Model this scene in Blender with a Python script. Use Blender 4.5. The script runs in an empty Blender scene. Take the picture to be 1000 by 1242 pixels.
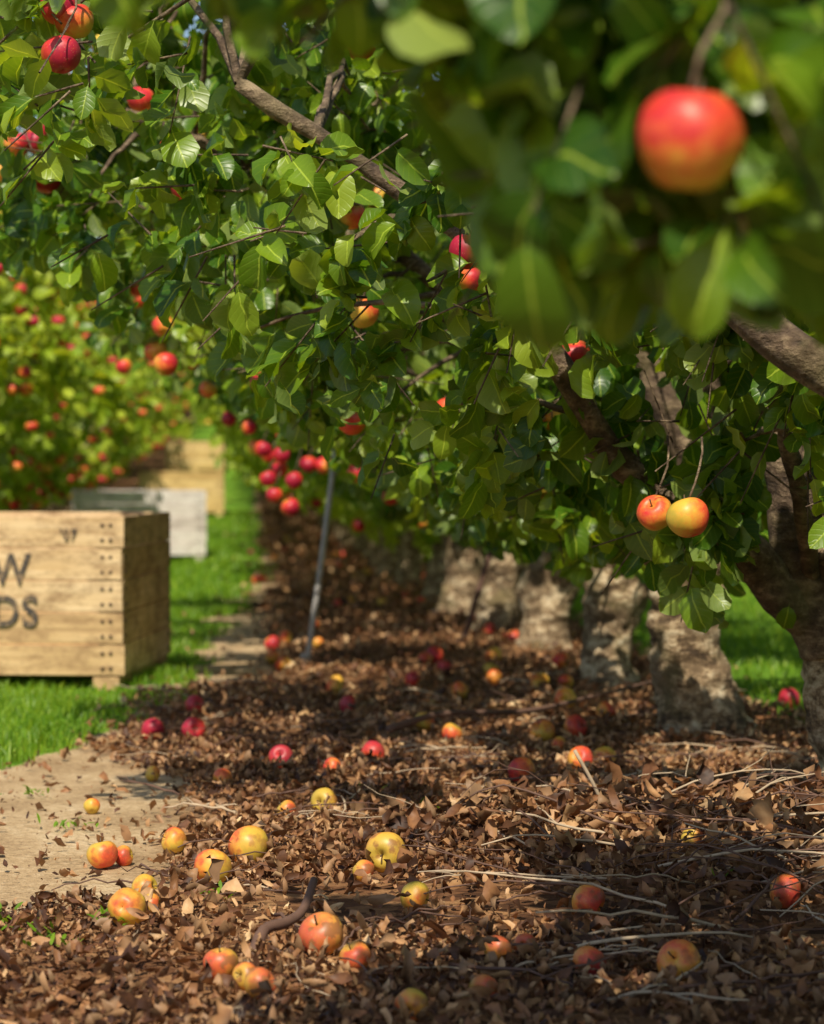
import bpy, math, numpy as np
from mathutils import Vector
R = np.random.default_rng(11)
scene = bpy.context.scene

# ------------------------------------------------------------------ helpers
def norm(a): return a/(np.linalg.norm(a,axis=-1,keepdims=True)+1e-9)
class MB:
    def __init__(s): s.V=[];s.A=[];s.F={3:[],4:[]};s.M={3:[],4:[]};s.S={3:[],4:[]};s.n=0
    def add(s,v,a,tri=None,quad=None,mat=0,smooth=True):
        v=np.asarray(v,float).reshape(-1,3);a=np.asarray(a,float).reshape(-1,3)
        s.V.append(v);s.A.append(a)
        for k,f in ((3,tri),(4,quad)):
            if f is not None and len(f):
                f=np.asarray(f).reshape(-1,k)+s.n
                s.F[k].append(f);s.M[k].append(np.full(len(f),mat));s.S[k].append(np.full(len(f),smooth))
        s.n+=len(v)
    def mesh(s,name,mats):
        V=np.concatenate(s.V);A=np.concatenate(s.A)
        me=bpy.data.meshes.new(name)
        me.vertices.add(len(V));me.vertices.foreach_set('co',V.ravel())
        loops=[];starts=[];mi=[];sm=[];o=0
        for k in (3,4):
            if s.F[k]:
                f=np.concatenate(s.F[k]);loops.append(f.ravel())
                starts.append(o+np.arange(len(f))*k);o+=f.size
                mi.append(np.concatenate(s.M[k]));sm.append(np.concatenate(s.S[k]))
        loops=np.concatenate(loops);starts=np.concatenate(starts)
        me.loops.add(len(loops));me.loops.foreach_set('vertex_index',loops.astype(np.int32))
        me.polygons.add(len(starts));me.polygons.foreach_set('loop_start',starts.astype(np.int32))
        me.polygons.foreach_set('material_index',np.concatenate(mi).astype(np.int32))
        me.polygons.foreach_set('use_smooth',np.concatenate(sm).astype(bool))
        at=me.attributes.new('uvt','FLOAT_VECTOR','POINT');at.data.foreach_set('vector',A.ravel())
        for m in mats: me.materials.append(m)
        me.update(calc_edges=True);me.validate()
        return me
    def obj(s,name,mats,parent=None):
        return link(name,s.mesh(name,mats),parent)
def link(name,me,parent=None):
    o=bpy.data.objects.new(name,me);scene.collection.objects.link(o)
    if parent: o.parent=parent
    return o
_ph={}
def sn(p,f,seed=0):
    """cheap smooth 3-D noise in -1..1"""
    if seed not in _ph:
        r=np.random.default_rng(1000+seed);_ph[seed]=(norm(r.normal(size=(9,3)))*r.uniform(.6,1.7,(9,1)),r.uniform(0,6.28,9))
    D,ph=_ph[seed]
    return np.clip(np.sin(p@(D*f).T+ph).sum(-1)/3.6,-1,1)
def sm(a,b,x):
    t=np.clip((x-a)/(b-a),0,1);return t*t*(3-2*t)
el=math.radians(52);az=norm(np.array([-.2,-.98]));SV=np.array([az[0]*math.cos(el),az[1]*math.cos(el),math.sin(el)])

# ------------------------------------------------------------------ terrain
def rise(y):
    y=np.asarray(y,float);q=np.clip(y-20,0,60)
    return .0009*q*q+np.where(y>80,2.2*(1-np.exp(-(np.maximum(y,80)-80)/20)),0)
def xl(y): return np.interp(y,[0,3.9,4.2,4.6,6.3,6.9,8.5,9.5,14,20,40,80],[-1.6,-1.5,-.7,-.10,-.10,-.42,-.32,.12,.14,.25,.3,.3])
def masks(x,y):
    p=np.stack([x,y,0*x],-1)
    n=.09*sn(p,4,1)+.06*sn(p,11,2)
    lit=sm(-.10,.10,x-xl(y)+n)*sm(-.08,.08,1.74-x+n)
    bare=np.exp(-((x-1.25)/.35)**2-((y-6.55)/.28)**2)
    lit=lit*(1-.85*bare)
    gl=sm(-.06,.06,np.interp(y,[0,3.6,6.2,6.6,7.2,8.5,10,14,20,40,80],[-2,-2,-.9,-.6,-.42,-.24,-.16,-.06,.2,.28,.28])-x+1.3*n)*sm(-.2,.2,x+1.35+n)
    ll=sm(-.1,.1,-1.35-x+n)*sm(-.1,.1,x+3.3+n)
    g2=sm(-.1,.1,x-1.72+n)*sm(-.15,.15,4.3-x+n)+sm(-.15,.15,x-6.1)+sm(-.15,.15,-3.3-x)
    grass=np.clip(gl*(1-ll)+g2,0,1)*(1-.55*lit)
    lit2=np.clip(lit+ll+sm(-.1,.1,x-4.3+n)*sm(-.1,.1,6.1-x),0,1)
    return grass,lit2,lit
def gz(x,y):
    x=np.asarray(x,float);y=np.asarray(y,float)
    p=np.stack([x,y,0*x],-1);_,_,lit=masks(x,y)
    near=np.exp(-(np.maximum(y-12,0)/8)**2)
    h=near*(lit*(.010+.008*sn(p,6,3)+.006*sn(p,13,4))+.006*sn(p,3,5))
    h=h+.08*np.exp(-((x-.80)/.22)**2-((y-5.15)/.20)**2)+.07*np.exp(-((x-.52)/.12)**2-((y-5.0)/.16)**2)+.08*np.exp(-((x-1.15)/.25)**2-((y-4.85)/.35)**2)
    h=h+.02*np.exp(-((x-1.32)/.35)**2)*near
    return h+rise(y)

# ------------------------------------------------------------------ node helpers
def mat(name):
    m=bpy.data.materials.new(name);m.use_nodes=True;nt=m.node_tree;nt.nodes.clear()
    out=nt.nodes.new('ShaderNodeOutputMaterial');return m,nt,out
def N(nt,t,**k):
    n=nt.nodes.new(t)
    for a,b in k.items(): setattr(n,a,b)
    return n
def L(nt,a,b): nt.links.new(a,b)
def ramp(nt,fac,stops):
    r=nt.nodes.new('ShaderNodeValToRGB');e=r.color_ramp.elements
    while len(e)<len(stops): e.new(.5)
    for el_,(p,c) in zip(e,stops): el_.position=p;el_.color=(*c,1)
    L(nt,fac,r.inputs[0]);return r.outputs[0]
def mix(nt,f,a,b,bt='MIX'):
    n=nt.nodes.new('ShaderNodeMix');n.data_type='RGBA';n.blend_type=bt
    for s,v in ((n.inputs[0],f),(n.inputs[6],a),(n.inputs[7],b)):
        if hasattr(v,'links'): L(nt,v,s)
        else: s.default_value=v if isinstance(v,(int,float)) else (*v,1)
    return n.outputs[2]
def math_(nt,op,a,b=0.,c=0.):
    n=nt.nodes.new('ShaderNodeMath');n.operation=op
    for s,v in zip(n.inputs,(a,b,c)):
        if hasattr(v,'links'): L(nt,v,s)
        else: s.default_value=v
    return n.outputs[0]
def attr(nt):
    a=N(nt,'ShaderNodeAttribute',attribute_name='uvt')
    s=nt.nodes.new('ShaderNodeSeparateXYZ');L(nt,a.outputs['Vector'],s.inputs[0])
    return a.outputs['Vector'],s.outputs[0],s.outputs[1],s.outputs[2]
def noise(nt,vec,scale,detail=3,rough=.55):
    n=N(nt,'ShaderNodeTexNoise');n.inputs['Scale'].default_value=scale;n.inputs['Detail'].default_value=detail
    n.inputs['Roughness'].default_value=rough
    if vec is not None: L(nt,vec,n.inputs['Vector'])
    return n.outputs['Fac']
def obco(nt,scale=(1,1,1)):
    t=nt.nodes.new('ShaderNodeTexCoord');m=nt.nodes.new('ShaderNodeMapping');m.inputs['Scale'].default_value=scale
    L(nt,t.outputs['Object'],m.inputs[0]);return m.outputs[0]
def bump(nt,h,dist,st=1.):
    b=nt.nodes.new('ShaderNodeBump');b.inputs['Distance'].default_value=dist;b.inputs['Strength'].default_value=st
    L(nt,h,b.inputs['Height']);return b.outputs[0]
def leafy(name,stops,back,trans_mul,rough,trans,spec=.4,veins=0.,nz=0.):
    m,nt,out=mat(name);v,s,t,r=attr(nt)
    f=r
    if nz: f=math_(nt,'ADD',r,math_(nt,'MULTIPLY',math_(nt,'SUBTRACT',noise(nt,obco(nt),60,2),.5),nz))
    col=ramp(nt,f,stops)
    if veins:
        a=math_(nt,'ABSOLUTE',s)
        mid=math_(nt,'LESS_THAN',a,.06)
        w=math_(nt,'FRACT',math_(nt,'MULTIPLY',math_(nt,'SUBTRACT',t,math_(nt,'MULTIPLY',a,.22)),8.))
        vv=math_(nt,'MULTIPLY',math_(nt,'ABSOLUTE',math_(nt,'SUBTRACT',w,.5)),2.)
        side=math_(nt,'POWER',vv,6.)
        vn=math_(nt,'MAXIMUM',math_(nt,'MULTIPLY',mid,.5*veins),math_(nt,'MULTIPLY',side,.08*veins))
        col=mix(nt,vn,col,tuple(min(1,c*1.6+.02) for c in stops[-1][1]))
    geo=nt.nodes.new('ShaderNodeNewGeometry')
    col2=mix(nt,geo.outputs['Backfacing'],col,mix(nt,.5,col,back))
    p=N(nt,'ShaderNodeBsdfPrincipled');L(nt,col2,p.inputs['Base Color']);p.inputs['Roughness'].default_value=rough
    p.inputs['Specular IOR Level'].default_value=spec
    if veins: L(nt,bump(nt,math_(nt,'SUBTRACT',1.,side),.0010,.4),p.inputs['Normal'])
    tr=N(nt,'ShaderNodeBsdfTranslucent');L(nt,mix(nt,1.,col,trans_mul,'MULTIPLY'),tr.inputs[0])
    ms=nt.nodes.new('ShaderNodeMixShader');ms.inputs[0].default_value=trans
    L(nt,p.outputs[0],ms.inputs[1]);L(nt,tr.outputs[0],ms.inputs[2]);L(nt,ms.outputs[0],out.inputs[0]);return m
M_leaf=leafy('apple_leaf',[(0,(.022,.078,.006)),(.3,(.072,.175,.009)),(.62,(.20,.325,.016)),(1,(.42,.52,.05))],(.32,.38,.13),(2.1,1.7,.6),.36,.40,spec=.55,veins=1.)
M_far=leafy('apple_leaf_plain',[(0,(.10,.20,.010)),(.4,(.24,.37,.018)),(1,(.50,.58,.05))],(.32,.38,.12),(1.7,1.45,.6),.45,.40,spec=.4)  # veinless; greens lightened to stand in for sunlight on self-shaded far rows
M_dry=leafy('dry_leaf',[(0,(.05,.021,.011)),(.25,(.16,.066,.029)),(.5,(.35,.165,.070)),(.75,(.57,.33,.155)),(1,(.76,.53,.29))],(.50,.30,.155),(1.2,1.,.8),.55,.12,.35,nz=.4)
M_grass=leafy('grass_blade',[(0,(.08,.18,.008)),(.5,(.16,.31,.015)),(1,(.33,.45,.03))],(.2,.34,.04),(1.9,1.7,.7),.45,.35)

def m_bark():
    m,nt,out=mat('bark');v,a,b,t=attr(nt)
    co=obco(nt,(1,1,1));cs=obco(nt,(7,7,15))
    n1=noise(nt,cs,1.5,6,.72);n2=noise(nt,co,45,5,.72);n3=noise(nt,co,7,3);n4=noise(nt,co,12,4,.65)
    f=math_(nt,'ADD',math_(nt,'MULTIPLY',n1,.65),math_(nt,'MULTIPLY',n2,.35))
    tr=ramp(nt,f,[(.38,(.035,.020,.011)),(.45,(.15,.092,.048)),(.50,(.36,.245,.135)),(.55,(.62,.48,.31)),(.66,(.80,.69,.50))])
    tr=mix(nt,ramp(nt,n4,[(.48,(0,0,0)),(.56,(.8,.8,.8))]),tr,mix(nt,n2,(.06,.035,.018),(.30,.20,.11)))
    li=ramp(nt,f,[(.38,(.040,.024,.015)),(.5,(.14,.09,.056)),(.62,(.40,.29,.18))])
    col=mix(nt,t,li,tr)
    col=mix(nt,ramp(nt,n3,[(.54,(0,0,0)),(.68,(.4,.4,.4))]),col,(.16,.14,.045))
    p=N(nt,'ShaderNodeBsdfPrincipled');L(nt,col,p.inputs['Base Color']);p.inputs['Roughness'].default_value=.85
    L(nt,bump(nt,math_(nt,'SUBTRACT',f,math_(nt,'MULTIPLY',n4,.3)),.03,1.),p.inputs['Normal'])
    L(nt,p.outputs[0],out.inputs[0]);return m
M_bark=m_bark()
def m_apple(sc=1.):
    m,nt,out=mat('apple_skin');v,bl,rnd,hh=attr(nt)
    co=obco(nt);n=noise(nt,co,70,3,.6);nb=noise(nt,co,22,2)
    f=math_(nt,'ADD',bl,math_(nt,'MULTIPLY',math_(nt,'SUBTRACT',n,.5),.6))
    f=math_(nt,'ADD',f,math_(nt,'MULTIPLY',math_(nt,'SUBTRACT',nb,.5),.5))
    c=ramp(nt,f,[(0,(.62,.44,.055)),(.20,(.80,.46,.055)),(.40,(.86,.29,.045)),(.56,(.80,.12,.035)),(.74,(.68,.035,.032)),(1,(.42,.012,.045))])
    vo=N(nt,'ShaderNodeTexVoronoi');vo.inputs['Scale'].default_value=170;L(nt,co,vo.inputs['Vector'])
    dot=math_(nt,'LESS_THAN',vo.outputs['Distance'],.16)
    c=mix(nt,math_(nt,'MULTIPLY',dot,.3),c,(.8,.55,.25))
    br=ramp(nt,noise(nt,co,38,3),[(.50,(0,0,0)),(.62,(1,1,1))])
    c=mix(nt,math_(nt,'MINIMUM',math_(nt,'MULTIPLY',math_(nt,'MULTIPLY',br,rnd),.9),.85),c,(.22,.085,.025))
    c=mix(nt,math_(nt,'MULTIPLY',rnd,.25),c,(.40,.18,.06))
    c=mix(nt,hh,c,(.10,.06,.03))
    p=N(nt,'ShaderNodeBsdfPrincipled');L(nt,c,p.inputs['Base Color']);p.inputs['Roughness'].default_value=.44
    L(nt,p.outputs[0],out.inputs[0]);return m
M_apple=m_apple()
def m_ground():
    m,nt,out=mat('orchard_soil');v,g,l,_=attr(nt);co=obco(nt)
    n1=noise(nt,co,3.5,3);n2=noise(nt,co,45,4,.7);n3=noise(nt,co,160,2)
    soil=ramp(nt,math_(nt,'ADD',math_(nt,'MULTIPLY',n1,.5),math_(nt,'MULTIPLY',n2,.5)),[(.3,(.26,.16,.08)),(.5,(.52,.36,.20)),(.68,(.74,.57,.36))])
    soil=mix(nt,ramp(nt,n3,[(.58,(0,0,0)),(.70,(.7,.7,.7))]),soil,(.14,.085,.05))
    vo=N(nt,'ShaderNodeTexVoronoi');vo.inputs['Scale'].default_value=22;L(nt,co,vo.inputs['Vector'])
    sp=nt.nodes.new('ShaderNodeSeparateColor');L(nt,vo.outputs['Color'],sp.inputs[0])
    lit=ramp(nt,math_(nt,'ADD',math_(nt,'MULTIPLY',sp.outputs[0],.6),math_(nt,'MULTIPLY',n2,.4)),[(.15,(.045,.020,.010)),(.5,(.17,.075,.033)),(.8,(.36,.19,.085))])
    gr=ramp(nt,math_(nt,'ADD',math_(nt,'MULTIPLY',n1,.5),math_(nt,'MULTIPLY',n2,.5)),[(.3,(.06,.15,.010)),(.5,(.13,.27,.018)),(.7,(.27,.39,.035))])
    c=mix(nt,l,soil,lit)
    gm=ramp(nt,math_(nt,'ADD',g,math_(nt,'MULTIPLY',math_(nt,'SUBTRACT',n2,.5),.8)),[(.4,(0,0,0)),(.6,(1,1,1))])
    c=mix(nt,gm,c,gr)
    p=N(nt,'ShaderNodeBsdfPrincipled');L(nt,c,p.inputs['Base Color']);p.inputs['Roughness'].default_value=.95
    p.inputs['Specular IOR Level'].default_value=.2
    L(nt,bump(nt,n2,.02,.8),p.inputs['Normal'])
    L(nt,p.outputs[0],out.inputs[0]);return m
M_ground=m_ground()
def m_wood(name,cols):
    m,nt,out=mat(name);v,a,b,t=attr(nt)
    cb=nt.nodes.new('ShaderNodeCombineXYZ');L(nt,math_(nt,'MULTIPLY',a,2.2),cb.inputs[0]);L(nt,math_(nt,'MULTIPLY',b,38.),cb.inputs[1]);L(nt,math_(nt,'MULTIPLY',t,40.),cb.inputs[2])
    g=noise(nt,cb.outputs[0],1.,5,.6);s=noise(nt,obco(nt),5,3)
    f=math_(nt,'ADD',math_(nt,'MULTIPLY',g,.6),math_(nt,'ADD',math_(nt,'MULTIPLY',t,.3),math_(nt,'MULTIPLY',s,.15)))
    c=ramp(nt,f,[(.3,cols[0]),(.52,cols[1]),(.75,cols[2])])
    st=noise(nt,obco(nt,(4,4,9)),1.4,6,.78)
    c=mix(nt,ramp(nt,st,[(.46,(0,0,0)),(.62,(.8,.8,.8))]),c,tuple(x*.95 for x in cols[0]))
    p=N(nt,'ShaderNodeBsdfPrincipled');L(nt,c,p.inputs['Base Color']);p.inputs['Roughness'].default_value=.75
    L(nt,bump(nt,g,.004,.8),p.inputs['Normal']);L(nt,p.outputs[0],out.inputs[0]);return m
M_pine=m_wood('pine_boards',[(.29,.16,.072),(.64,.42,.205),(.84,.62,.37)])
M_pale=m_wood('weathered_boards',[(.46,.38,.35),(.70,.62,.58),(.80,.75,.72)])
M_yel=m_wood('yellow_boards',[(.38,.22,.07),(.70,.48,.19),(.82,.62,.31)])
def m_plain(name,c,r=.6,met=0.):
    m,nt,out=mat(name);n=noise(nt,obco(nt),30,3)
    p=N(nt,'ShaderNodeBsdfPrincipled');L(nt,mix(nt,n,tuple(x*.55 for x in c),tuple(min(1,x*1.35) for x in c)),p.inputs['Base Color'])
    p.inputs['Roughness'].default_value=r;p.inputs['Metallic'].default_value=met;L(nt,p.outputs[0],out.inputs[0]);return m
def m_ink():
    m,nt,out=mat('stencil_ink');n=noise(nt,obco(nt,(1,1,1)),28,5,.75)
    p=N(nt,'ShaderNodeBsdfPrincipled');L(nt,ramp(nt,n,[(.48,(.06,.05,.045)),(.64,(.40,.26,.14))]),p.inputs['Base Color'])
    p.inputs['Roughness'].default_value=.8;L(nt,p.outputs[0],out.inputs[0]);return m
M_ink=m_ink()
M_nail=m_plain('rusty_nail',(.06,.03,.02),.7)
M_stake=m_plain('galvanised_steel',(.46,.43,.41),.5,.1)
M_twig=m_plain('dead_twig',(.15,.08,.055),.8)
M_pal=m_plain('bleached_twig',(.52,.39,.26),.8)

# ------------------------------------------------------------------ geometry kit
ROW_HI=([0,.16,.24,.40,.60,.80,.93,1],[0,.015,.26,.45,.50,.40,.20,0])
ROW_MD=([0,.16,.40,.68,.9,1],[0,.02,.42,.49,.26,0])
ROW_LO=([0,.35,.7,1],[0,.45,.45,0])
ROW_DRY=([0,.2,.5,.8,1],[0,.34,.48,.32,0])
def leaves(mb,pos,d,nr,Ln,W,curl,fold,tint,mt,rows=ROW_MD,wob=.05,rng=R):
    n=len(pos)
    if n==0:return
    d=norm(d);side=norm(np.cross(d,nr));up=np.cross(side,d)
    ts,ps=rows;K=len(ts);vs=[];at=[]
    cx=np.zeros(n);cz=np.zeros(n);tp=0
    tint=np.broadcast_to(tint,(n,))
    for k,(t,p) in enumerate(zip(ts,ps)):
        am=curl*(t+tp)/2;cx=cx+Ln*(t-tp)*np.cos(am);cz=cz-Ln*(t-tp)*np.sin(am);tp=t
        a=curl*t;c=pos+d*cx[:,None]+up*cz[:,None];nn=up*np.cos(a)[:,None]+d*np.sin(a)[:,None]
        if k in(0,K-1):
            vs.append(c);at.append(np.stack([0*tint,0*tint+t,tint],-1))
        else:
            for s in(-1,0,1):
                h=fold*abs(s)*W*p+(rng.normal(size=n)*wob*W*(1 if p>.1 else 0))
                vs.append(c+side*(s*W*p*np.sqrt(np.clip(1-(fold*fold)*.4,.1,1)))[:,None]+nn*h[:,None])
                at.append(np.stack([0*tint+s,0*tint+t,tint],-1))
    nv=len(vs);V=np.stack(vs,1);A=np.stack(at,1)
    tri=[(0,3,2),(0,2,1)];quad=[]
    for k in range(K-3):
        a=1+3*k;b=a+3
        quad+=[(a+1,a+2,b+2,b+1),(a,a+1,b+1,b)]
    a=1+3*(K-3);tri+=[(a+1,a+2,nv-1),(a,a+1,nv-1)]
    off=(np.arange(n)*nv)[:,None,None]
    mb.add(V,A,(np.array(tri)[None]+off),(np.array(quad)[None]+off) if quad else None,mt)
def tube(mb,P,r,sides=6,mt=0,tint=0.,disp=0.,cap=True,seed=0):
    P=np.asarray(P,float);M=len(P);r=np.broadcast_to(r,(M,)).astype(float)
    T=norm(np.gradient(P,axis=0));ref=np.array([.31,.95,.05]) if abs(T[0]@np.array([.31,.95,.05]))<.9 else np.array([1,0,.1])
    a=norm(np.cross(T,ref));b=np.cross(T,a);th=np.arange(sides)/sides*2*np.pi
    ring=a[:,None]*np.cos(th)[None,:,None]+b[:,None]*np.sin(th)[None,:,None]
    V=P[:,None]+ring*r[:,None,None]
    if disp>0:
        q=V.reshape(-1,3)*np.array([1,1,1.6]);dd=(.6*sn(q,14,seed+20)+.35*sn(q,33,seed+21)+.22*sn(q,75,seed+22)).reshape(M,sides)
        V=V+ring*(dd*disp)[:,:,None]
    A=np.zeros((M,sides,3));A[...,0]=th/6.283;A[...,1]=np.arange(M)[:,None]*.02;A[...,2]=tint if np.isscalar(tint) else np.asarray(tint)[:,None]
    i=np.arange(M-1)[:,None]*sides;j=np.arange(sides)[None];k=(j+1)%sides
    q=np.stack([i+j,i+k,i+sides+k,i+sides+j],-1).reshape(-1,4)
    tri=None;V=V.reshape(-1,3);A=A.reshape(-1,3)
    if cap:
        V=np.vstack([V,P[-1:],P[:1]]);A=np.vstack([A,A[-1:],A[:1]]);e=(M-1)*sides
        tri=[(e+jj,e+(jj+1)%sides,M*sides) for jj in range(sides)]+[((jj+1)%sides,jj,M*sides+1) for jj in range(sides)]
    mb.add(V,A,tri,q,mt)
def sticks(mb,p0,p1,r0,r1,mt,tint=0.):
    n=len(p0)
    if n==0:return
    d=norm(p1-p0);ref=np.where(np.abs(d[:,2:])<.9,np.array([[0,0,1.]]),np.array([[1.,0,0]]))
    a=norm(np.cross(d,ref));b=np.cross(d,a)
    r0=np.broadcast_to(r0,(n,))[:,None];r1=np.broadcast_to(r1,(n,))[:,None]
    cs=((1,0),(0,1),(-1,0),(0,-1))
    vs=[p0+c*r0*a+s*r0*b for c,s in cs]+[p1+c*r1*a+s*r1*b for c,s in cs]
    V=np.stack(vs,1);A=np.zeros_like(V);A[...,2]=tint
    q=np.array([(0,1,5,4),(1,2,6,5),(2,3,7,6),(3,0,4,7),(4,5,6,7)])
    mb.add(V,A,None,q[None]+(np.arange(n)*8)[:,None,None],mt)
def bend(p0,p1,M,bow,jit,rng):
    t=np.linspace(0,1,M)[:,None];p0=np.asarray(p0,float);p1=np.asarray(p1,float)
    P=p0+(p1-p0)*t+np.asarray(bow)*np.sin(np.pi*t)
    J=rng.normal(size=(M,3))*jit;J[0]=0;return P+J
def spline(pts,M):
    pts=np.asarray(pts,float);n=len(pts);s=np.linspace(0,n-1,M);out=[]
    pp=np.vstack([2*pts[0]-pts[1],pts,2*pts[-1]-pts[-2]])
    for u in s:
        i=min(int(u),n-2);t=u-i;a,b,c,d=pp[i:i+4]
        out.append(.5*((2*b)+(-a+c)*t+(2*a-5*b+4*c-d)*t*t+(-a+3*b-3*c+d)*t**3))
    return np.array(out)
def apple(mb,c,r,blush,mt,rng,rot=None,seg=(20,14),bruise=0.,elong=1.,bdir=None,cont=.36):
    nu,nv=seg;th=np.linspace(0.02,np.pi-.02,nv);ph=np.arange(nu)/nu*2*np.pi
    T,P=np.meshgrid(th,ph,indexing='ij');rr=np.sin(T)**.9*(1+.10*np.cos(T))
    z=np.cos(T)*.90*elong-.34*np.exp(-(rr/.26)**2)*(T<1.6)+.20*np.exp(-(rr/.22)**2)*(T>1.6)
    rr=rr*(1+.025*np.cos(5*P+1)*(T>1.2))*(1+rng.uniform(-.06,.06)*np.cos(P+rng.uniform(0,6)))
    V=np.stack([rr*np.cos(P),rr*np.sin(P),z],-1).reshape(-1,3)
    bd=norm(rng.normal(size=3)*np.array([1,1,.6])+np.array([-.3,-.5,.5]))
    if bdir is not None: bd=norm(np.array(bdir,float))
    ax=rot if rot is not None else rng.normal(size=3)*.35
    ang=np.linalg.norm(ax);k=ax/(ang+1e-9)
    def rt(v): return v*np.cos(ang)+np.cross(k,v)*np.sin(ang)+np.outer(v@k,k)*(1-np.cos(ang))
    V2=rt(V);bl=blush+cont*(norm(V2)@bd)-.25*np.exp(-(rr.ravel()/.4)**2)*(V[:,2]>0)
    A=np.stack([np.clip(bl,0,1),np.full(len(V),bruise),np.zeros(len(V))],-1)
    i=np.arange(nv-1)[:,None]*nu;j=np.arange(nu)[None];kk=(j+1)%nu
    q=np.stack([i+j,i+nu+j,i+nu+kk,i+kk],-1).reshape(-1,4)
    mb.add(np.asarray(c)+V2*r,A,None,q,mt)
    st=np.array([[0,0,.50],[.03,.02,.8],[.10,.05,1.12]]);P3=np.asarray(c)+rt(st)*r
    tube(mb,P3,[r*.05,r*.04,r*.05],5,mt)
    mb.A[-1][:,0]=.3;mb.A[-1][:,2]=1.

# ------------------------------------------------------------------ trees
ROWX=1.32
def V3(*a): return np.array(a,float)
def zmin_row(dist): return np.interp(dist,[0,.3,.8,1.2,1.4,1.9,2.5],[.47,.54,.74,.97,1.2,1.38,1.7])
GAPS=[(1.0,6.0,.98,.13),(.92,5.5,.95,.13),(.87,5.1,.93,.11),(1.1,6.5,1.0,.13),(1.22,5.2,.85,.13),(1.18,5.1,1.0,.10),(1.15,5.0,.7,.14),(1.2,5.2,.58,.15)]
SUNG=[((.45,4.7,1.15),.30,.28),((.72,4.8,1.0),.24,.25),((0,5.2,1.5),.40,.35),((-.3,6.8,1.55),.42,.35),((1.38,6.97,.36),.14,.1),((1.34,8.5,.40),.12,.1),((1.3,10.4,.3),.15,.1),((1.2,11.6,.3),.12,.1),((1.15,12.9,.3),.15,.1),((.75,5.1,.1),.34,.15),((1.05,4.9,.1),.24,.15),((.3,4.8,.05),.30,.1),((-.3,5.3,0),.55,.1),((-.6,6.7,0),.5,.1),((1.25,6.5,0),.24,.1),((.35,6.6,0),.15,.1),((1.95,8.3,0),.3,.1),((2.0,9.5,0),.3,.1),((.86,4.85,.7),.13,.12),((1.18,7,1.05),.14,.1),((.2,10.45,.78),.28,.12),((.343,1.87,1.05),.08,.1),((-.6,8.9,.3),.6,.1),((.2,8.2,1.1),.30,.25),((.6,6.6,.85),.22,.2),((.9,7.6,0),.15,.1),((.1,7.6,0),.18,.1),((-.1,4.4,0),.22,.1),((.35,9.5,0),.24,.1),((.1,5.15,0),.28,.1),((.5,5.3,0),.24,.1),((1.05,5.35,0),.18,.1),((.42,5.0,1.3),.22,.25),((.1,6.6,1.3),.28,.3),((.35,6.2,1.75),.22,.3),((.3,2.05,1.2),.09,.1),((.5,2.15,1.12),.07,.1),((.2,2.3,1.25),.08,.1),((.55,5.0,1.1),.2,.22),((.2,5.6,1.3),.28,.28),((-.4,5.1,1.75),.25,.2)]  # invented leaf-free shafts along the sun direction, shaped to light chosen spots
_r=np.random.default_rng(77)
for _ in range(105):
    SUNG.append(((_r.uniform(-.15,1.7),3.6+9.5*_r.uniform()**1.15,.02),_r.uniform(.04,.14),.1))  # random extra shafts cut through the leaves to dapple the ground
# limbs kept bare of leaves by pruning (seen from the alley)
BARE=[V3(1.33,5.5,.40),V3(1.30,5.48,.47),V3(1.27,5.48,.54),V3(1.25,5.46,.63),V3(1.235,5.45,.72),V3(1.22,5.45,.81),V3(1.20,5.45,.53),V3(1.22,7.0,.97),V3(1.19,7.0,1.03),V3(1.16,7.0,1.1),V3(1.27,7.0,.88)]
def allowed(p,near=True):
    """underside of the pruned canopy (world space, main row)"""
    x,y,z=p[:,0],p[:,1],p[:,2]
    zm=zmin_row(np.abs(x-ROWX))+.06*sn(p,5,40)
    low=.785+.094*y+.11*y*(1-sm(.06,.12,x/np.maximum(y,.3)))+.03*sn(p,7,41)
    low=np.where(y<1.78,1.32,low)
    t=sm(4.0,4.5,y);out=sm(.26,.30,x/np.maximum(y,.3))
    low=low*(1-out)+.75*out
    zm=zm*t+np.maximum(zm,low)*(1-t)
    ok=z>zm
    for a,b,c,r in GAPS: ok&=((x-a)**2+(y-b)**2+(z-c)**2>r*r)
    return ok
def sunok(p):
    ok=np.ones(len(p),bool);nz=1+.3*sn(p,9,77)
    for q,r,s in SUNG:
        v=p-np.array(q);t=v@SV;d=np.linalg.norm(v-t[:,None]*SV,axis=1)
        ok&=~((t>s)&(d<r*nz)&((t>.6)|(s<.15)|(d<r*.7)))
    return ok
def corridor(p,ap,ln,dirv,rr):
    v=p-ap;t=np.clip(v@dirv,0,ln);return np.linalg.norm(v-t[:,None]*dirv,axis=1)<rr
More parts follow.
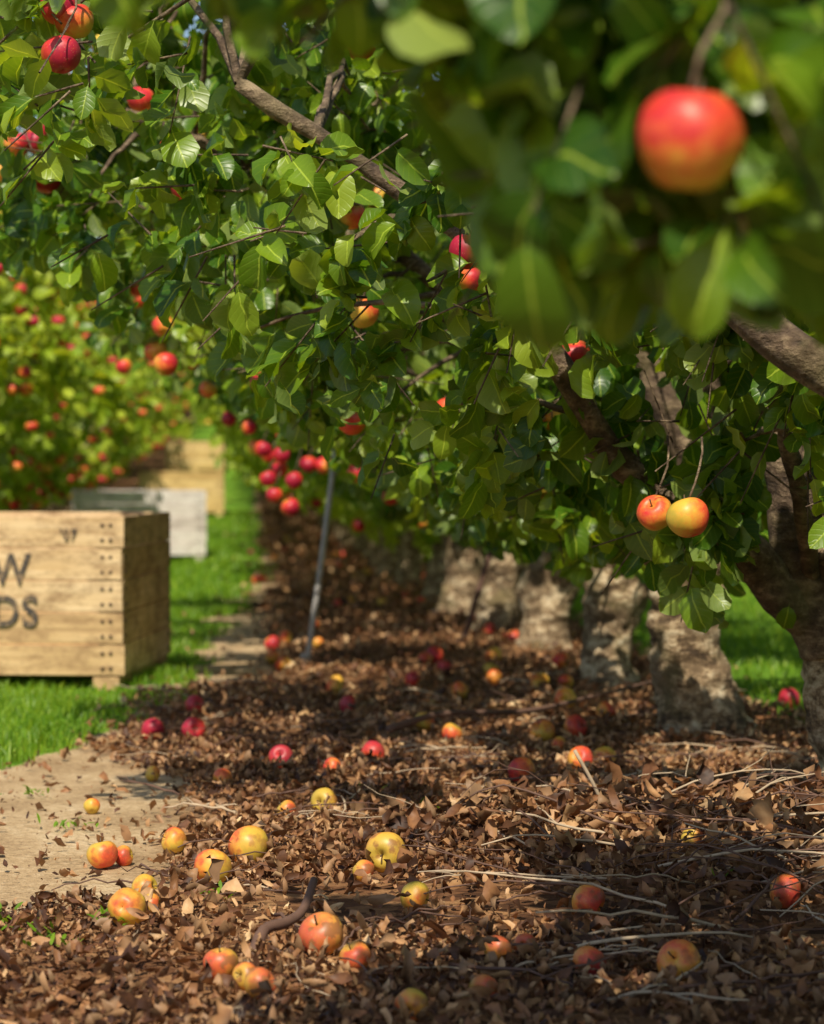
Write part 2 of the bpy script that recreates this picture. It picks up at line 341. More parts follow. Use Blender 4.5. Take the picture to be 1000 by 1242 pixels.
# surveyed fruit: x, y, z, radius, blush
AP={
 2.3:[(.343,1.87,1.034,.041,.50),(.293,2.2,1.088,.036,.35),(.463,2.0,1.103,.038,.2),(.25,2.4,1.152,.036,.42),(.417,2.1,.985,.035,.02)],
 3.9:[(-.346,4.9,1.602,.039,.85),(-.327,5.0,1.685,.039,.5)],
 5.5:[(.483,4.8,1.236,.036,.68),(.45,4.9,1.22,.036,.7),(.656,4.85,1.14,.041,.5),(.719,5.3,1.036,.037,.55),(.847,5.0,.70,.037,.32),(.88,4.8,.694,.042,.42),(.29,5.8,1.157,.038,.3),(.787,6.2,.921,.034,.45)],
 7.1:[(-.529,6.9,1.59,.038,.85),(-.645,7.3,1.741,.038,.72),(-.60,7.4,1.76,.035,.75),(-.61,7.6,1.82,.034,.85),(-.115,6.9,1.716,.038,.42),(.304,6.2,1.85,.038,.72),(.279,6.2,1.427,.038,.22),(.39,6.9,1.55,.038,.35),(.80,6.5,.747,.034,.38),(.62,6.6,1.3,.036,.5)],
 8.67:[(.075,8.0,1.073,.038,.88),(-.366,9.0,1.45,.034,.4),(-.18,9.0,1.53,.036,.85),(-.02,9.0,1.50,.036,.7),(.627,9.8,1.06,.037,.55),(-.05,8.6,1.25,.036,.75),(.12,8.4,1.3,.036,.6)],
 10.6:[(.10,10.5,.885,.036,.75),(.18,10.5,.86,.037,.72),(.23,10.4,.752,.037,.72),(.15,10.5,.69,.036,.7),(.217,10.4,.64,.040,.60),(.294,10.5,.82,.037,.7),(.357,10.5,.815,.037,.62),(.175,10.6,.80,.036,.78),(.192,10.5,.94,.036,.6),(.122,10.5,.76,.036,.65),(.04,10.6,.98,.034,.7),(.627,10.2,.687,.037,.6)],
}
ALLAP=[a for v in AP.values() for a in v]
def tree(mb,base,seed,kind,apples=(),extra=(),limbs=None,ncl=95,nap=18,world=True,red=.55,cx=-.22,rad=(1.62,1.08,1.25),trunk_r=.12,topz=2.9,nsh=10,adir=None,tsh=0.):
    rng=np.random.default_rng(seed);bx,by,bz=base;B=np.array(base,float)
    lean=rng.uniform(-.04,.04,2);fz=rng.uniform(.52,.66)
    hiT=kind!='lo'
    zs=np.linspace(-.06,fz,44 if hiT else 8)
    P=np.stack([bx+lean[0]*zs/.5+.014*np.sin(zs*9+seed),by+lean[1]*zs/.5,bz+zs],-1)
    r=trunk_r*rng.uniform(.92,1.08)*(.88+.35*np.exp(-(zs+.02)/.07)+.08*np.sin(zs*11+seed)+.18*sm(fz-.2,fz,zs))
    tube(mb,P,r,34 if hiT else 10,0,1.,.030 if hiT else 0.,seed=seed%5)
    F=P[-1]-np.array([0,0,.05])
    lp=[];lr=[]
    if limbs is None:
        limbs=[]
        for k in range(4):
            a=[2.9,4.6,6.1,1.4][k]+rng.uniform(-.35,.35);q=rng.uniform(.75,1.1)
            e=F+np.array([math.cos(a)*q*1.1,math.sin(a)*q*.75,rng.uniform(.7,1.3)])
            m_=F+(e-F)*.45+np.array([math.cos(a)*.12,math.sin(a)*.1,rng.uniform(-.12,.05)])
            limbs.append(([F,F+(m_-F)*.4+np.array([0,0,.03]),m_,e],trunk_r*rng.uniform(.36,.46)))
        limbs.append(([F,F+np.array([.05,0,.5]),F+np.array([rng.uniform(-.15,.15),rng.uniform(-.15,.15),1.5])],trunk_r*.5))
    for pts,rr in limbs:
        M=40 if hiT else 9;Q=spline(pts,M);tt=np.linspace(0,1,M)
        ra=rr*(1.15-.80*tt**.8);tube(mb,Q,ra,18 if hiT else 6,0,np.clip(.4-tt*2.2,0,1) if hiT else .2,.009 if hiT else 0,seed=seed%7)
        lp.append(Q[M//5:]);lr.append(ra[M//5:])
    LP=np.concatenate(lp);LR=np.concatenate(lr)
    C=B+np.array([cx if world else 0,0,1.68]);cl=[];tries=0
    while len(cl)<ncl and tries<60:
        tries+=1
        dd=norm(rng.normal(size=(200,3)))*rng.uniform(.5,1,(200,1))**.6*np.array(rad);p=C+dd
        if world: ok=allowed(p-np.array([0,0,.04]))&sunok(p)
        else: ok=(p[:,2]-bz)>zmin_row(np.abs(p[:,0]-bx))+.04
        ok&=(p[:,2]-bz<topz)&(sn(p,2.6,50+seed%4)>-.45)
        cl+=list(p[ok])
    cl=np.array(cl[:ncl]).reshape(-1,3)
    if len(extra): cl=np.vstack([cl,np.array(extra,float)])
    sok=sunok(cl)&allowed(cl) if world else np.ones(len(cl),bool)
    if world:
        for c in BARE:
            if c[1]>=by-1.6: sok&=~corridor(cl,c,3.2,norm(np.array([0,0,.8])-c),.10)
    for c,okc in zip(cl,sok):
        if not okc: continue
        dist=np.linalg.norm(LP-c,axis=1)+.5*np.maximum(LP[:,2]-c[2],0);k=dist.argmin();a=LP[k]
        Q=bend(a,c,7,np.array([0,0,.10*np.linalg.norm(c-a)]),.008,rng)
        tube(mb,Q,np.linspace(min(.011,LR[k]*.7),.003,7),5,0,0.,cap=False)
    ns=nsh;n=len(cl)*ns
    cc=np.repeat(cl,ns,0);sp=cc+rng.normal(size=(n,3))*.13
    if world: sp=sp[allowed(sp)]
    else: sp=sp[(sp[:,2]-bz)>zmin_row(np.abs(sp[:,0]-bx))]
    n=len(sp)
    out=norm(sp-C);ax=norm(out*.7+rng.normal(size=(n,3))*.55+np.array([0,0,-.05]))
    sl=rng.uniform(.09,.22,n)
    ra_=[]   # random fruit on the outside of the crown
    dv=norm(np.array(adir)) if adir is not None else None
    sc=out@dv if dv is not None else rng.uniform(size=n)
    far_=np.linalg.norm((sp-C)/np.array(rad),axis=1)
    cand=np.where((far_>.72)&(sc>.15))[0]
    rng.shuffle(cand)
    for i in cand:
        if len(ra_)>=nap: break
        q=sp[i]+np.array([0,0,-.05])+out[i]*.12
        if world and (q[0]>.55 and q[2]<1.25 and q[1]<9): continue
        if world and q[1]<5.4 and q[2]<1.5: continue
        ra_.append((q,rng.uniform(.032,.041)*(1 if world else 1.08),float(np.clip(rng.normal(red,.18),.1,.95)),out[i]))
    if kind!='lo':
        kk=allowed(sp) if world else np.ones(n,bool)
        if world: kk&=sunok(sp)
        sticks(mb,(sp-ax*.03)[kk],(sp+ax*sl[:,None]*.9)[kk],.0026,.0014,0,0.)
    nl={'hi':10,'md':9,'lo':7}[kind]
    k=np.tile(np.arange(nl),n);S=np.repeat(sp,nl,0);AX=np.repeat(ax,nl,0);SL=np.repeat(sl,nl);sh=np.repeat(rng.uniform(0,1,n),nl)
    f=(k+.5)/nl;ph=k*2.4+np.repeat(rng.uniform(0,6.28,n),nl)
    rf=norm(np.cross(AX,np.array([.2,.3,.93])));rb=np.cross(AX,rf)
    rad_=rf*np.cos(ph)[:,None]+rb*np.sin(ph)[:,None]
    pos=S+AX*(f*SL)[:,None];N_=len(pos)
    d=norm(AX*(.25+.75*f)[:,None]+rad_*.85+np.array([0,0,-.34])+rng.normal(size=(N_,3))*.26)
    nr=np.array([0,-.25,.8])+.45*np.repeat(out,nl,0)+rng.normal(size=(N_,3))*.5
    ln=rng.uniform(.070,.122,N_)*(1.0 if kind!='lo' else 1.2);w=ln*rng.uniform(.50,.68,N_)
    keep=np.ones(N_,bool);mid=pos+d*(ln*.5)[:,None]
    if world:
        keep&=allowed(pos+d*.06+np.array([0,0,.05]))&sunok(mid)
        for j,ap in enumerate(ALLAP):
            c=np.array(ap[:3])
            if abs(c[1]-by)>3.5: continue
            keep&=np.linalg.norm(mid-c,axis=1)>ap[3]*1.2
            if j in(1,2,3,4): continue
            keep&=~corridor(mid,c,2.2,norm(np.array([0,0,.8])-c),ap[3]*(1.5 if j==0 else 1.05))
        for c in BARE:
            if c[1]<by-1.6: continue
            keep&=~corridor(mid,c,3.2,norm(np.array([0,0,.8])-c),.055)
    for c,rr,b_,o_ in ra_:
        keep&=~corridor(mid,c,.30,norm(o_*.6+(dv*.8 if dv is not None else 0)),rr*1.05)
    tint=np.clip(.05+.45*sh+.42*rng.uniform(0,1,N_)+.14*sn(pos,2,60)+tsh,0,1)
    a_=lambda q:q[keep]
    leaves(mb,a_(pos),a_(d),a_(nr),a_(ln),a_(w),a_(rng.uniform(.1,1.9,N_)),a_(rng.uniform(.05,.75,N_)),a_(tint),1,{'hi':ROW_HI,'md':ROW_MD,'lo':ROW_LO}[kind],.07,rng)
    for j,ap in enumerate(apples):
        hero=(by<3 and j==0)
        apple(mb,ap[:3],ap[3],ap[4],2,rng,elong=1.10 if hero else 1.04,seg=(32,24),bdir=(-.35,-.35,.85) if hero else None,cont=.38,rot=np.array([.1,.1,0]) if hero else None)
        c=np.array(ap[:3]);tube(mb,bend(c+np.array([0,0,ap[3]*.9]),c+np.array([.03,.03,.16]),5,np.array([.01,0,0]),.002,rng),.0025,5,0,0.)
    for c,rr,b_,o_ in ra_:
        if world and by<5 and not allowed(c[None])[0]: continue
        apple(mb,c,rr,b_,2,rng,seg=(16,12) if kind!='lo' else (9,7))
TM=[M_bark,M_leaf,M_apple];TF=[M_bark,M_far,M_apple]
EX={
 2.3:[(.20,2.15,1.20),(.27,2.1,1.12),(.30,2.05,1.06),(.40,2.05,1.08),(.47,2.0,1.05),(.36,2.15,1.13),(.45,2.2,1.15),(.22,2.5,1.16),(.33,2.6,1.1),(.45,2.5,1.06),(.52,2.2,1.08),(.5,2.7,1.1),(.38,2.4,1.06),(.55,2.4,1.2),(.6,2.6,1.05),(.28,2.2,1.22),(.42,2.2,1.02),(.33,2.2,1.02)],
 3.9:[(.3,3.5,1.27),(.5,3.4,1.24),(.6,3.6,1.2),(.7,3.7,1.16),(.82,3.8,1.15),(.75,3.5,1.14),(-.3,4.9,1.7),(-.42,5.0,1.75),(-.25,5.0,1.62),(-.5,5.1,1.65)],
 5.5:[(.40,4.7,1.15),(.48,4.6,1.1),(.55,4.7,1.05),(.30,4.9,1.22),(.62,4.6,1.12),(.5,4.8,1.3),(.7,4.7,1.05),(.68,4.8,.95),(.78,4.8,.92),(.62,4.9,.98),(.85,4.9,.80),(.92,4.85,.78),(.4,5.2,1.05),(.25,5.4,1.1),(.55,5.5,.92),(.35,4.6,1.3),(.6,4.5,1.3),(.75,4.7,1.25),(-.1,5.4,1.4),(.05,5.2,1.3),(.95,4.9,.9),(1.02,5.0,.85),(.92,4.8,1.05),(1.0,4.8,1.15),(.8,5.3,.82),(.72,5.5,.80),(.88,5.2,.98),(1.0,5.3,1.08),(.95,5.0,.68),(.9,5.3,.72)],
 7.1:[(-.4,6.5,1.5),(-.5,6.9,1.55),(-.25,6.6,1.4),(-.1,6.7,1.32),(.05,6.7,1.2),(.1,6.8,1.1),(-.6,7.2,1.7),(.2,6.6,1.05),(.6,6.6,.85),(.75,6.4,.8),(-.3,7,1.7),(0,6.8,1.6),(-.5,6.4,1.85),(-.62,6.8,1.95),(-.45,6.9,2.05),(.85,6.6,.72),(.95,6.7,.68),(1.1,6.9,.62),(1.35,6.7,.8),(1.45,6.7,.95),(1.3,6.5,1.15),(1.0,6.5,.72),(1.2,6.6,.70)],
 8.67:[(.1,8,1.12),(.0,8.2,1.2),(.2,8.2,1.0),(-.3,8.8,1.45),(-.1,8.6,1.35),(.3,8.6,.9),(.5,8.6,.85),(.7,8.2,.76),(.85,8.2,.70),(.65,8.5,.74),(1.0,8.1,.64),(1.15,8.2,.60),(-.55,8.4,1.9),(-.7,8.6,2.1),(-.5,8.0,2.1),(-.55,8.3,2.25),(-.4,8.5,2.3)],
 10.6:[(.15,10.6,.95),(.2,10.5,.85),(.3,10.6,.82),(.1,10.7,1.05),(.45,10.5,.8),(.6,10.3,.75),(.22,10.6,.72),(.75,10.2,.68),(.9,10.1,.62),(1.05,10.2,.58)],
}
LIMBS={
 5.5:[([V3(1.34,5.5,.40),V3(1.27,5.48,.54),V3(1.235,5.45,.72),V3(1.21,5.45,.90),V3(1.29,5.45,1.10),V3(1.4,5.5,1.7)],.074),
      ([V3(1.33,5.5,.42),V3(1.20,5.45,.52),V3(1.10,5.4,.63),V3(.98,5.35,.68),V3(.80,5.3,.84),V3(.5,5.2,1.25),V3(.0,5.2,1.6)],.050),
      ([V3(1.36,5.5,.45),V3(1.6,5.6,.8),V3(2.1,5.6,1.6)],.06),
      ([V3(1.3,5.5,.5),V3(1.1,5.0,.9),V3(.8,4.7,1.3)],.018)],
 7.1:[([V3(1.33,7.1,.48),V3(1.32,7.05,.66),V3(1.30,7.0,.80),V3(1.20,7.0,1.0),V3(1.13,7.0,1.18),V3(.9,7.0,1.7)],.076),
      ([V3(1.31,7.1,.45),V3(1.16,7.05,.58),V3(1.04,7.0,.68),V3(.9,6.9,.95),V3(.3,6.8,1.5),V3(-.4,6.8,1.8)],.048),
      ([V3(1.32,7.0,.80),V3(1.33,7.0,1.1),V3(1.25,7.0,1.4)],.05),
      ([V3(1.34,7.1,.45),V3(1.6,7.2,.9),V3(2.2,7.3,1.6)],.06)],
}
# y, x, kind, clusters, top, crown shift, random fruit
specs=[(2.3,1.36,'hi',66,2.5,-.22,2),(3.9,1.35,'md',32,2.1,.25,2),(5.5,1.40,'hi',76,2.2,-.22,6),(7.1,1.32,'hi',92,2.35,-.22,16),(8.67,1.315,'md',90,2.5,-.22,18),(10.6,1.33,'md',88,2.6,-.22,20),(11.75,1.24,'md',62,2.6,-.22,18),(13.1,1.17,'md',82,2.8,-.22,22)]
for i,(y,x,kind,ncl,top,cx,nap) in enumerate(specs):
    mb=MB();tree(mb,(x,y,float(gz(x,y))),100+i,kind,AP.get(y,()),EX.get(y,()),LIMBS.get(y),ncl,nap=nap,trunk_r=.122 if y!=5.5 else .115,topz=top,cx=cx,adir=(-.6,-.75,-.2))
    mb.obj('apple_tree',TM)
var=[]
for i in range(4):
    mb=MB();tree(mb,(0,0,0),300+i,'lo',ncl=80,nap=190 if i<2 else 60,world=False,red=.62 if i<2 else .56,rad=(1.3,1.12,1.3),nsh=9,trunk_r=.10,topz=2.95,tsh=.18)  # tint shift lightens far leaves further in place of sunlight
    var.append(mb.mesh('apple_tree_mesh',TF))
rr=np.random.default_rng(5)
def plant(x,y,k,s=1.):
    o=link('apple_tree',var[k]);o.location=(x,y,float(rise(y)));o.rotation_euler=(0,0,rr.choice([0,math.pi])+rr.uniform(-.15,.15))
    o.scale=(s*rr.uniform(.94,1.06),s*rr.uniform(.95,1.08),s*rr.uniform(.94,1.06))
y=14.8;k=0
while y<76: plant(1.15+rr.uniform(-.06,.06),y,2+k%2,.98 if y<30 else 1.0);y+=1.8;k+=1
y=13.2
while y<76: plant(-2.42+rr.uniform(-.08,.08),y,k%2,1.0);y+=2.5;k+=1
y=8.
while y<50: plant(5.2+rr.uniform(-.1,.1),y,2+k%2,1.05);y+=2.3;k+=1
y=24.
while y<56: plant(-6.1+rr.uniform(-.1,.1),y,k%2,1.05);y+=2.6;k+=1
tl=bpy.data.objects.new('distant_treeline',None);scene.collection.objects.link(tl)
for i in range(16):
    o=link('tree_clump',var[i%4],tl);x=-56+i*7.5+rr.uniform(-1,1);yy=100+rr.uniform(-4,4)
    o.location=(x,yy,float(rise(yy))-2.2);o.scale=(4.4,3.0,4.2);o.rotation_euler=(0,0,rr.uniform(0,6))

# ------------------------------------------------------------------ ground
def grade(segs):
    out=[]
    for a,b,n in segs: out+=list(np.linspace(a,b,n,endpoint=False))
    return np.array(out+[segs[-1][1]])
gx=grade([(-220,-20,14),(-20,-4,24),(-4,-1.2,30),(-1.2,2.2,100),(2.2,6.5,44),(6.5,20,20),(20,220,14)])
gy=grade([(-40,0,16),(0,3.2,14),(3.2,8,130),(8,16,110),(16,40,90),(40,100,60),(100,420,20)])
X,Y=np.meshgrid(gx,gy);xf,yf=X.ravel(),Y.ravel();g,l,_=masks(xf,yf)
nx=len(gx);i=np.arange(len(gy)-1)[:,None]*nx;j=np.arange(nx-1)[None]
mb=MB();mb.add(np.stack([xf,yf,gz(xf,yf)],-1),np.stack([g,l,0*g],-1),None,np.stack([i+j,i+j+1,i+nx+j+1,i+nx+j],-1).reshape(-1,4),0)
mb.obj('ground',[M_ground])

# fallen fruit: x, y, radius, blush, bruise
FA=[(-.193,4.23,.033,.10,.5),(-.154,4.32,.019,.1,.3),(-.173,4.52,.026,.06,.3),(-.27,4.91,.031,.28,.5),(-.231,4.95,.021,.36,.6),(-.133,5.07,.028,.26,.5),(-.051,4.66,.036,.42,.4),(.016,4.89,.041,.28,.6),(.281,4.72,.040,.26,.9),(.306,4.31,.028,.05,.3),(.603,4.25,.031,.38,.8),(.178,3.81,.025,.30,.9),(.132,3.95,.037,.42,1.8),(-.029,3.77,.027,.34,1.3),(0.01,3.72,.021,.48,1.5),(.03,3.65,.025,.42,1.7),(.665,3.70,.034,.24,.7),(.534,3.75,.026,.74,.8),(.408,3.9,.023,.30,1.4),(.46,3.95,.02,.5,1.5),(.244,3.49,.024,.30,.8),(.95,4.25,.031,.40,.9),(-.04,6.08,.026,.34,.5),(-.335,5.67,.019,.22,.3),(-.25,7.2,.035,.92,.1),(-.134,7.16,.035,.92,.1),(-.144,7.98,.032,.7,.2),(.108,6.46,.032,.82,.3),(.235,6.24,.024,.8,.3),(.352,6.52,.032,.8,.3),(.349,7.93,.032,.8,.3),(.194,5.61,.031,.20,.8),(.105,5.5,.023,.20,.7),(.692,6.03,.034,.62,.4),(.867,7.03,.037,.5,.4),(.969,7.09,.036,.56,.4),(1.053,7.93,.035,.30,.2),(.87,6.27,.033,.36,.4),(.949,6.38,.032,.14,.4),(.894,6.88,.022,.22,.3),(.80,10.1,.040,.85,.1),(1.03,10.0,.036,.2,.1),(1.815,8.07,.037,.85,.1),(.557,7.43,.031,.30,.5),(.61,7.09,.031,.42,.5),(.623,8.9,.03,.6,.3),(1.23,9.4,.034,.5,.2),(.878,4.75,.022,.30,1.),(.232,4.64,.022,.30,1.4),(-.22,6.33,.021,.33,.5),(.145,10.9,.034,.6,.2),(.93,9.1,.032,.32,.3),(.33,8.6,.03,.4,.3),(.36,3.62,.022,.34,1.4),(1.12,7.5,.03,.5,.2),(.75,8.4,.032,.25,.3)]
ra=np.random.default_rng(8)
for x,y,r,b,br in FA:
    mb=MB();apple(mb,(0,0,0),r,b,0,ra,rot=ra.normal(size=3)*.9,seg=(26,18),bruise=br)
    o=mb.obj('apple',[M_apple]);o.location=(x,y,float(gz(x,y))+r*.88+(.001 if x<-.1 and 4.2<y<6.5 else .001))
mb=MB()
for _ in range(50):
    y=8.5+22*ra.uniform()**1.2;x=ra.uniform(.1,1.7)
    apple(mb,(x,y,float(gz(x,y))+.026),ra.uniform(.026,.038),np.clip(ra.normal(.38,.24),.1,1),0,ra,rot=ra.normal(size=3),seg=(12,9),bruise=.4)
mb.obj('fallen_apples',[M_apple])

# ------------------------------------------------------------------ leaf litter
mb=MB();rl=np.random.default_rng(21)
def scatter(n,x0,x1,y0,y1,Lr,thick,rows,pile=False,pw=1.5,tilt=.5,lift=.0):
    x=rl.uniform(x0,x1,n);y=rl.uniform(y0,y1,n);_,_,lit=masks(x,y)
    p3=np.stack([x,y,0*x],-1)
    pr=np.clip(lit*(.7+.6*sn(p3,7,9)),0.035,1)
    if pile: pr=np.clip(.07*lit+np.exp(-((x-.80)/.30)**2-((y-5.05)/.28)**2)+.8*np.exp(-((x-1.15)/.3)**2-((y-4.8)/.4)**2)+.8*np.exp(-((x-.5)/.2)**2-((y-5)/.2)**2),0,1)
    k=rl.uniform(size=n)<pr
    for ax_,ay,ar,_,_ in FA: k&=~(((x-ax_)**2+(y-ay)**2<(ar*1.02)**2)|((np.abs(x-ax_)<ar*.75)&(y<ay)&(y>ay-ar*2.2)))
    x,y=x[k],y[k];n=len(x);z=gz(x,y)+.003+lift+thick*rl.uniform(0,1,n)**1.6*masks(x,y)[2]
    a=rl.uniform(0,6.283,n);tl_=rl.normal(size=n)*.3
    d=np.stack([np.cos(a),np.sin(a),tl_],-1);nr=np.array([0,0,1.])+rl.normal(size=(n,3))*tilt
    ln=Lr[0]+(Lr[1]-Lr[0])*rl.uniform(0,1,n)**pw;w=ln*rl.uniform(.25,.58,n)
    t=np.clip(rl.beta(1.3,2.1,n)+.16*sn(np.stack([x,y,0*x],-1),5,33),0,1)
    leaves(mb,np.stack([x,y,z+.004],-1)-norm(d)*(ln*.4)[:,None]+np.array([0,0,.006]),d,nr,ln,w,rl.normal(size=n)*1.9,rl.normal(.3,.75,n),t,0,rows,.24,rl)
scatter(60000,-1.1,1.9,3.3,7.2,(.007,.050),.012,ROW_DRY,pw=1.9,tilt=.42)
scatter(6200,-.2,1.6,3.4,5.8,(.030,.074),.045,([0,.18,.38,.6,.8,1],[0,.3,.46,.46,.3,0]),pile=True,pw=1.1,tilt=.8,lift=.003)
scatter(26000,-.6,2.0,7.2,14,(.012,.055),.012,ROW_LO,tilt=.4)
scatter(8000,-.2,2.0,14,40,(.05,.11),.015,ROW_LO,tilt=.3)
scatter(6000,-.9,.1,4.1,7,(.006,.032),.0,ROW_LO,tilt=.3)
mb.obj('leaf_litter',[M_dry])

# ------------------------------------------------------------------ twigs
mb=MB();rt=np.random.default_rng(31)
def twig(p,ang,ln,r,lift,mt,arch=.03,fork=True):
    M=9;t=np.linspace(0,1,M);c=rt.normal()*.5
    a=ang+c*t+rt.normal(size=M)*.12;dx=np.cumsum(np.cos(a))*ln/M;dy=np.cumsum(np.sin(a))*ln/M
    P=np.stack([p[0]+dx,p[1]+dy,0*t],-1);base=gz(P[:,0],P[:,1])
    P[:,2]=base+.014+lift*t+arch*np.sin(np.pi*t)+rt.normal(size=M)*.0025
    tube(mb,P,np.linspace(r,r*.45,M),6,mt,0)
    if fork and rt.uniform()<.6:
        q=P[4];b=a[4]+rt.choice([-1,1])*rt.uniform(.4,.9);e=q+np.array([math.cos(b),math.sin(b),rt.uniform(0,.3)])*ln*.35
        tube(mb,bend(q,e,5,np.zeros(3),.003,rt),np.linspace(r*.6,r*.3,5),5,mt,0)
for _ in range(300):
    x=rt.uniform(-.2,1.7);y=rt.uniform(3.5,9)
    twig((x,y),rt.uniform(0,6.28),rt.uniform(.08,.34),rt.uniform(.0013,.0038),rt.uniform(0,.03),rt.choice([0,0,1]),rt.uniform(0,.015))
for _ in range(74):
    x=rt.uniform(.6,1.25);y=rt.uniform(4.0,5.2)
    twig((x,y),rt.normal(0,.5)+rt.choice([0,math.pi]),rt.uniform(.25,.55),rt.uniform(.0015,.0036),rt.uniform(0,.08),rt.choice([0,0,1]),rt.uniform(.0,.05))
for _ in range(16):
    x=rt.uniform(.2,.8);y=rt.uniform(3.5,4.0)
    twig((x,y),rt.normal(0,.35),rt.uniform(.25,.4),rt.uniform(.002,.004),rt.uniform(0,.02),rt.choice([0,1]),.01)
tube(mb,spline([(.425,7.05,.05),(.6,7.2,.08),(.85,7.35,.07),(1.1,7.7,.08),(1.40,8.2,.09)],24),np.linspace(.011,.005,24),7,0,0,.002)
tube(mb,spline([(.763,5.08,.06),(.735,5.07,.13),(.69,5.06,.21)],8),.004,6,1)
tube(mb,spline([(.02,3.90,.015),(.04,3.96,.05),(.075,4.02,.05),(.105,4.08,.06),(.125,4.14,.10)],18),np.linspace(.012,.005,18),8,0,0,.003)
tube(mb,spline([(1.0,11.0,.02),(1.05,11,.2),(1.13,11,.46)],10),.014,7,0,0,.002)
mb.obj('pruned_twigs',[M_twig,M_pal])

# stake
mb=MB();tube(mb,spline([(.262,9.97,-.05),(.33,9.97,.42),(.405,9.97,1.0)],12),.0125,10,0)
tube(mb,[(.405,9.97,1.0),(.406,9.97,1.012)],.015,10,0)
tube(mb,[(.262,9.97,.03),(.265,9.97,.055)],.018,10,0)
mb.obj('support_stake',[M_stake])

# ------------------------------------------------------------------ grass
mb=MB();rg=np.random.default_rng(41)
def blades(n,x0,x1,y0,y1,h,w):
    x=rg.uniform(x0,x1,n);y=rg.uniform(y0,y1,n)
    g,_,_=masks(x,y);p=np.stack([x,y,0*x],-1);k=(rg.uniform(size=n)<g*(1+.4*sn(p,8,70)));x,y=x[k],y[k];n=len(x)
    H=rg.uniform(.5,1.1,n)*h*(1+.3*sn(p[k],5,71));a=rg.uniform(0,6.28,n);b=rg.uniform(0,6.28,n);le=rg.uniform(.1,.8,n)*H
    z=gz(x,y)-.004;s=np.stack([np.cos(a),np.sin(a),0*a],-1)*(w/2)
    c=np.stack([x,y,z],-1);m=c+np.stack([np.cos(b)*le*.3,np.sin(b)*le*.3,H*.6],-1);t=c+np.stack([np.cos(b)*le,np.sin(b)*le,H*.95],-1)
    V=np.stack([c-s,c+s,m+s*.8,m-s*.8,t],1);ti=rg.uniform(0,1,n);A=np.zeros_like(V);A[...,2]=ti[:,None]
    o=(np.arange(n)*5)[:,None,None];mb.add(V,A,np.array([[3,2,4]])[None]+o,np.array([[0,1,2,3]])[None]+o,0)
blades(50000,-1.6,.1,6.0,15,.05,.006)
blades(20000,-1.5,.4,15,36,.06,.014)
blades(20000,1.65,3.6,7,20,.055,.007)
mb.obj('grass',[M_grass])
mb=MB()
for (x,y) in [(-.06,4.45),(-.21,4.2),(.93,4.5),(-.36,4.15),(-.3,4.0),(.42,5.6),(.28,5.9),(-.42,4.25),(-.38,5.4),(-.5,6.0)]:
    n=18;b=rg.uniform(0,6.28,n);c=np.stack([x+rg.normal(size=n)*.025,y+rg.normal(size=n)*.025,0*b],-1);c[:,2]=gz(c[:,0],c[:,1])+.008
    leaves(mb,c,np.stack([np.cos(b),np.sin(b),rg.uniform(.5,2,n)],-1),np.tile([0,0,1.],(n,1))+rg.normal(size=(n,3))*.2,rg.uniform(.015,.042,n),np.full(n,.007),rg.uniform(.2,1.2,n),np.full(n,.2),rg.uniform(.1,.8,n),0,ROW_MD,.02,rg)
mb.obj('weeds',[M_grass])

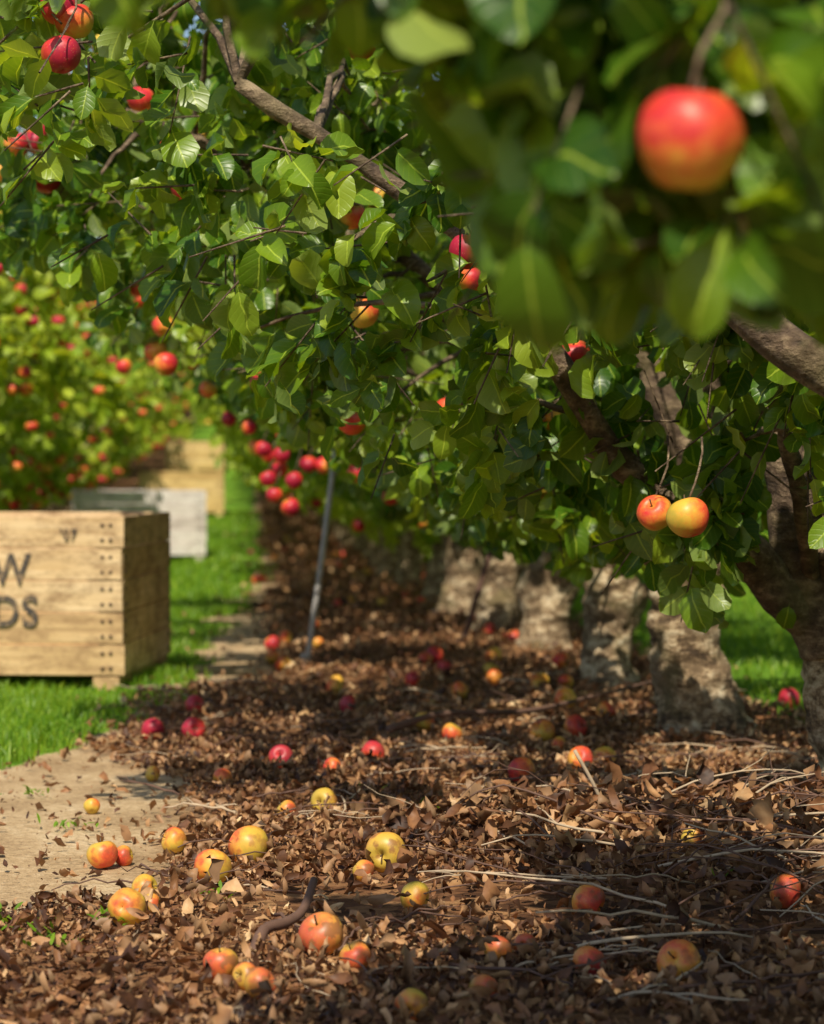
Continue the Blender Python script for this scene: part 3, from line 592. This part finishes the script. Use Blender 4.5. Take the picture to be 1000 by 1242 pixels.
# ------------------------------------------------------------------ crates
def crate(x,y,yaw,wood,text=False,seed=0):
    rc=np.random.default_rng(seed);W,D,H=1.18,1.14,.63
    e=bpy.data.objects.new('apple_crate',None);scene.collection.objects.link(e)
    e.location=(x,y,float(gz(x,y))-.005 if y<15 else float(rise(y)));e.rotation_euler=(0,0,math.radians(yaw))
    mb=MB()
    def box(a,b):
        a=np.array(a,float);b=np.array(b,float);s=b-a;k=s.argmax()
        V=np.array([[a[0],a[1],a[2]],[b[0],a[1],a[2]],[b[0],b[1],a[2]],[a[0],b[1],a[2]],[a[0],a[1],b[2]],[b[0],a[1],b[2]],[b[0],b[1],b[2]],[a[0],b[1],b[2]]])
        oth=[q for q in range(3) if q!=k];t=rc.uniform()
        A=np.stack([V[:,k]+t*7,V[:,oth[0]]+V[:,oth[1]],np.full(8,t)],-1)
        mb.add(V,A,None,[(0,3,2,1),(4,5,6,7),(0,1,5,4),(1,2,6,5),(2,3,7,6),(3,0,4,7)],0,False)
    z0=.055;nb=5;bh=(H-z0)/nb
    for i in range(nb):
        a=z0+i*bh+.001;b=z0+(i+1)*bh-.0025;j=lambda:rc.uniform(-.006,.006)
        box((-W+j(),0+j()*.6,a+abs(j())*.4),(0+j(),.018,b-abs(j())*.5));box((-W+j(),D-.018,a),(0+j(),D,b))
        box((-.020,.020,a),(-.002+j()*.4,D-.020,b));box((-W+.002,.020,a),(-W+.020,D-.020,b))
    for px in(-W+.022,-.022-.07):
        for py in(.020,D-.020-.045): box((px,py,z0+.002),(px+.07,py+.045,H-.012))
    for px in(-W+.01,-W/2-.05,-.11): box((px,.006,0),(px+.095,D-.006,z0-.003))
    for k in range(9): box((-W+.025+k*.126,.022,z0),(-W+.145+k*.126,D-.022,z0+.016))
    o=mb.obj('boards',[wood],e);bv=o.modifiers.new('b','BEVEL');bv.width=.002;bv.segments=2
    mb=MB();P=[]
    for i in range(nb):
        for q in(.25,.72):
            z=z0+bh*(i+q)
            for xx in(-.045,-.075,-W+.05): P.append(((xx,.004,z),(xx,-.0035,z)))
            for yy in(.05,D-.05): P.append(((-.006,yy,z),(.003,yy,z)))
    P=np.array(P);sticks(mb,P[:,0],P[:,1],.007,.0065,0);mb.obj('nails',[M_nail],e)
    if text:
        for s,xx,zz,sz,al in(('VIEW',-.335,.385,.155,'RIGHT'),('FIELDS',-.305,.235,.155,'RIGHT'),("'07",-.165,.545,.055,'RIGHT')):
            cu=bpy.data.curves.new('t','FONT');cu.body=s;cu.size=sz;cu.align_x=al;cu.extrude=.0006;cu.offset=.0035 if sz>.1 else .001;cu.space_character=1.12
            t=link('tmp',cu);bpy.context.view_layer.update();dg=bpy.context.evaluated_depsgraph_get()
            me=bpy.data.meshes.new_from_object(t.evaluated_get(dg));bpy.data.objects.remove(t)
            me.materials.clear();me.materials.append(M_ink)
            o=link('stencil_lettering',me,e);o.location=(xx,-.0055,zz);o.rotation_euler=(math.pi/2,0,0);o.scale=(.85,1,1)
crate(-.415,8.9,-7.1,M_pine,True,1)
crate(-.29,22,3,M_pale,False,2)
crate(-.21,34.5,0,M_yel,False,3)
crate(-.30,50,-3,M_yel,False,4)

# ------------------------------------------------------------------ light, camera
sv=Vector(SV)
w=bpy.data.worlds.new('World');scene.world=w;w.use_nodes=True;nt=w.node_tree;bg=nt.nodes['Background']
sk=nt.nodes.new('ShaderNodeTexSky');sk.sky_type='NISHITA';sk.sun_disc=False;sk.sun_elevation=el;sk.sun_rotation=math.atan2(az[0],az[1])
nt.links.new(sk.outputs[0],bg.inputs[0]);bg.inputs[1].default_value=.115
ld=bpy.data.lights.new('sun','SUN');ld.energy=5;ld.angle=math.radians(.5);ld.color=(1,.92,.75)
so=bpy.data.objects.new('sun',ld);scene.collection.objects.link(so);so.rotation_euler=sv.to_track_quat('Z','Y').to_euler();so.location=(-5,-6,12)
cd=bpy.data.cameras.new('camera');co=bpy.data.objects.new('camera',cd);scene.collection.objects.link(co);scene.camera=co
cd.sensor_fit='VERTICAL';cd.sensor_height=36;cd.sensor_width=36;cd.lens=36*3000/1242
co.location=(0,0,.78);co.rotation_euler=(math.radians(90-.88),0,math.radians(-4.0))
cd.clip_start=.05;cd.clip_end=1200;cd.dof.use_dof=True;cd.dof.focus_distance=4.6;cd.dof.aperture_fstop=4.7
scene.view_settings.view_transform='Standard';scene.view_settings.look='None';scene.view_settings.exposure=0
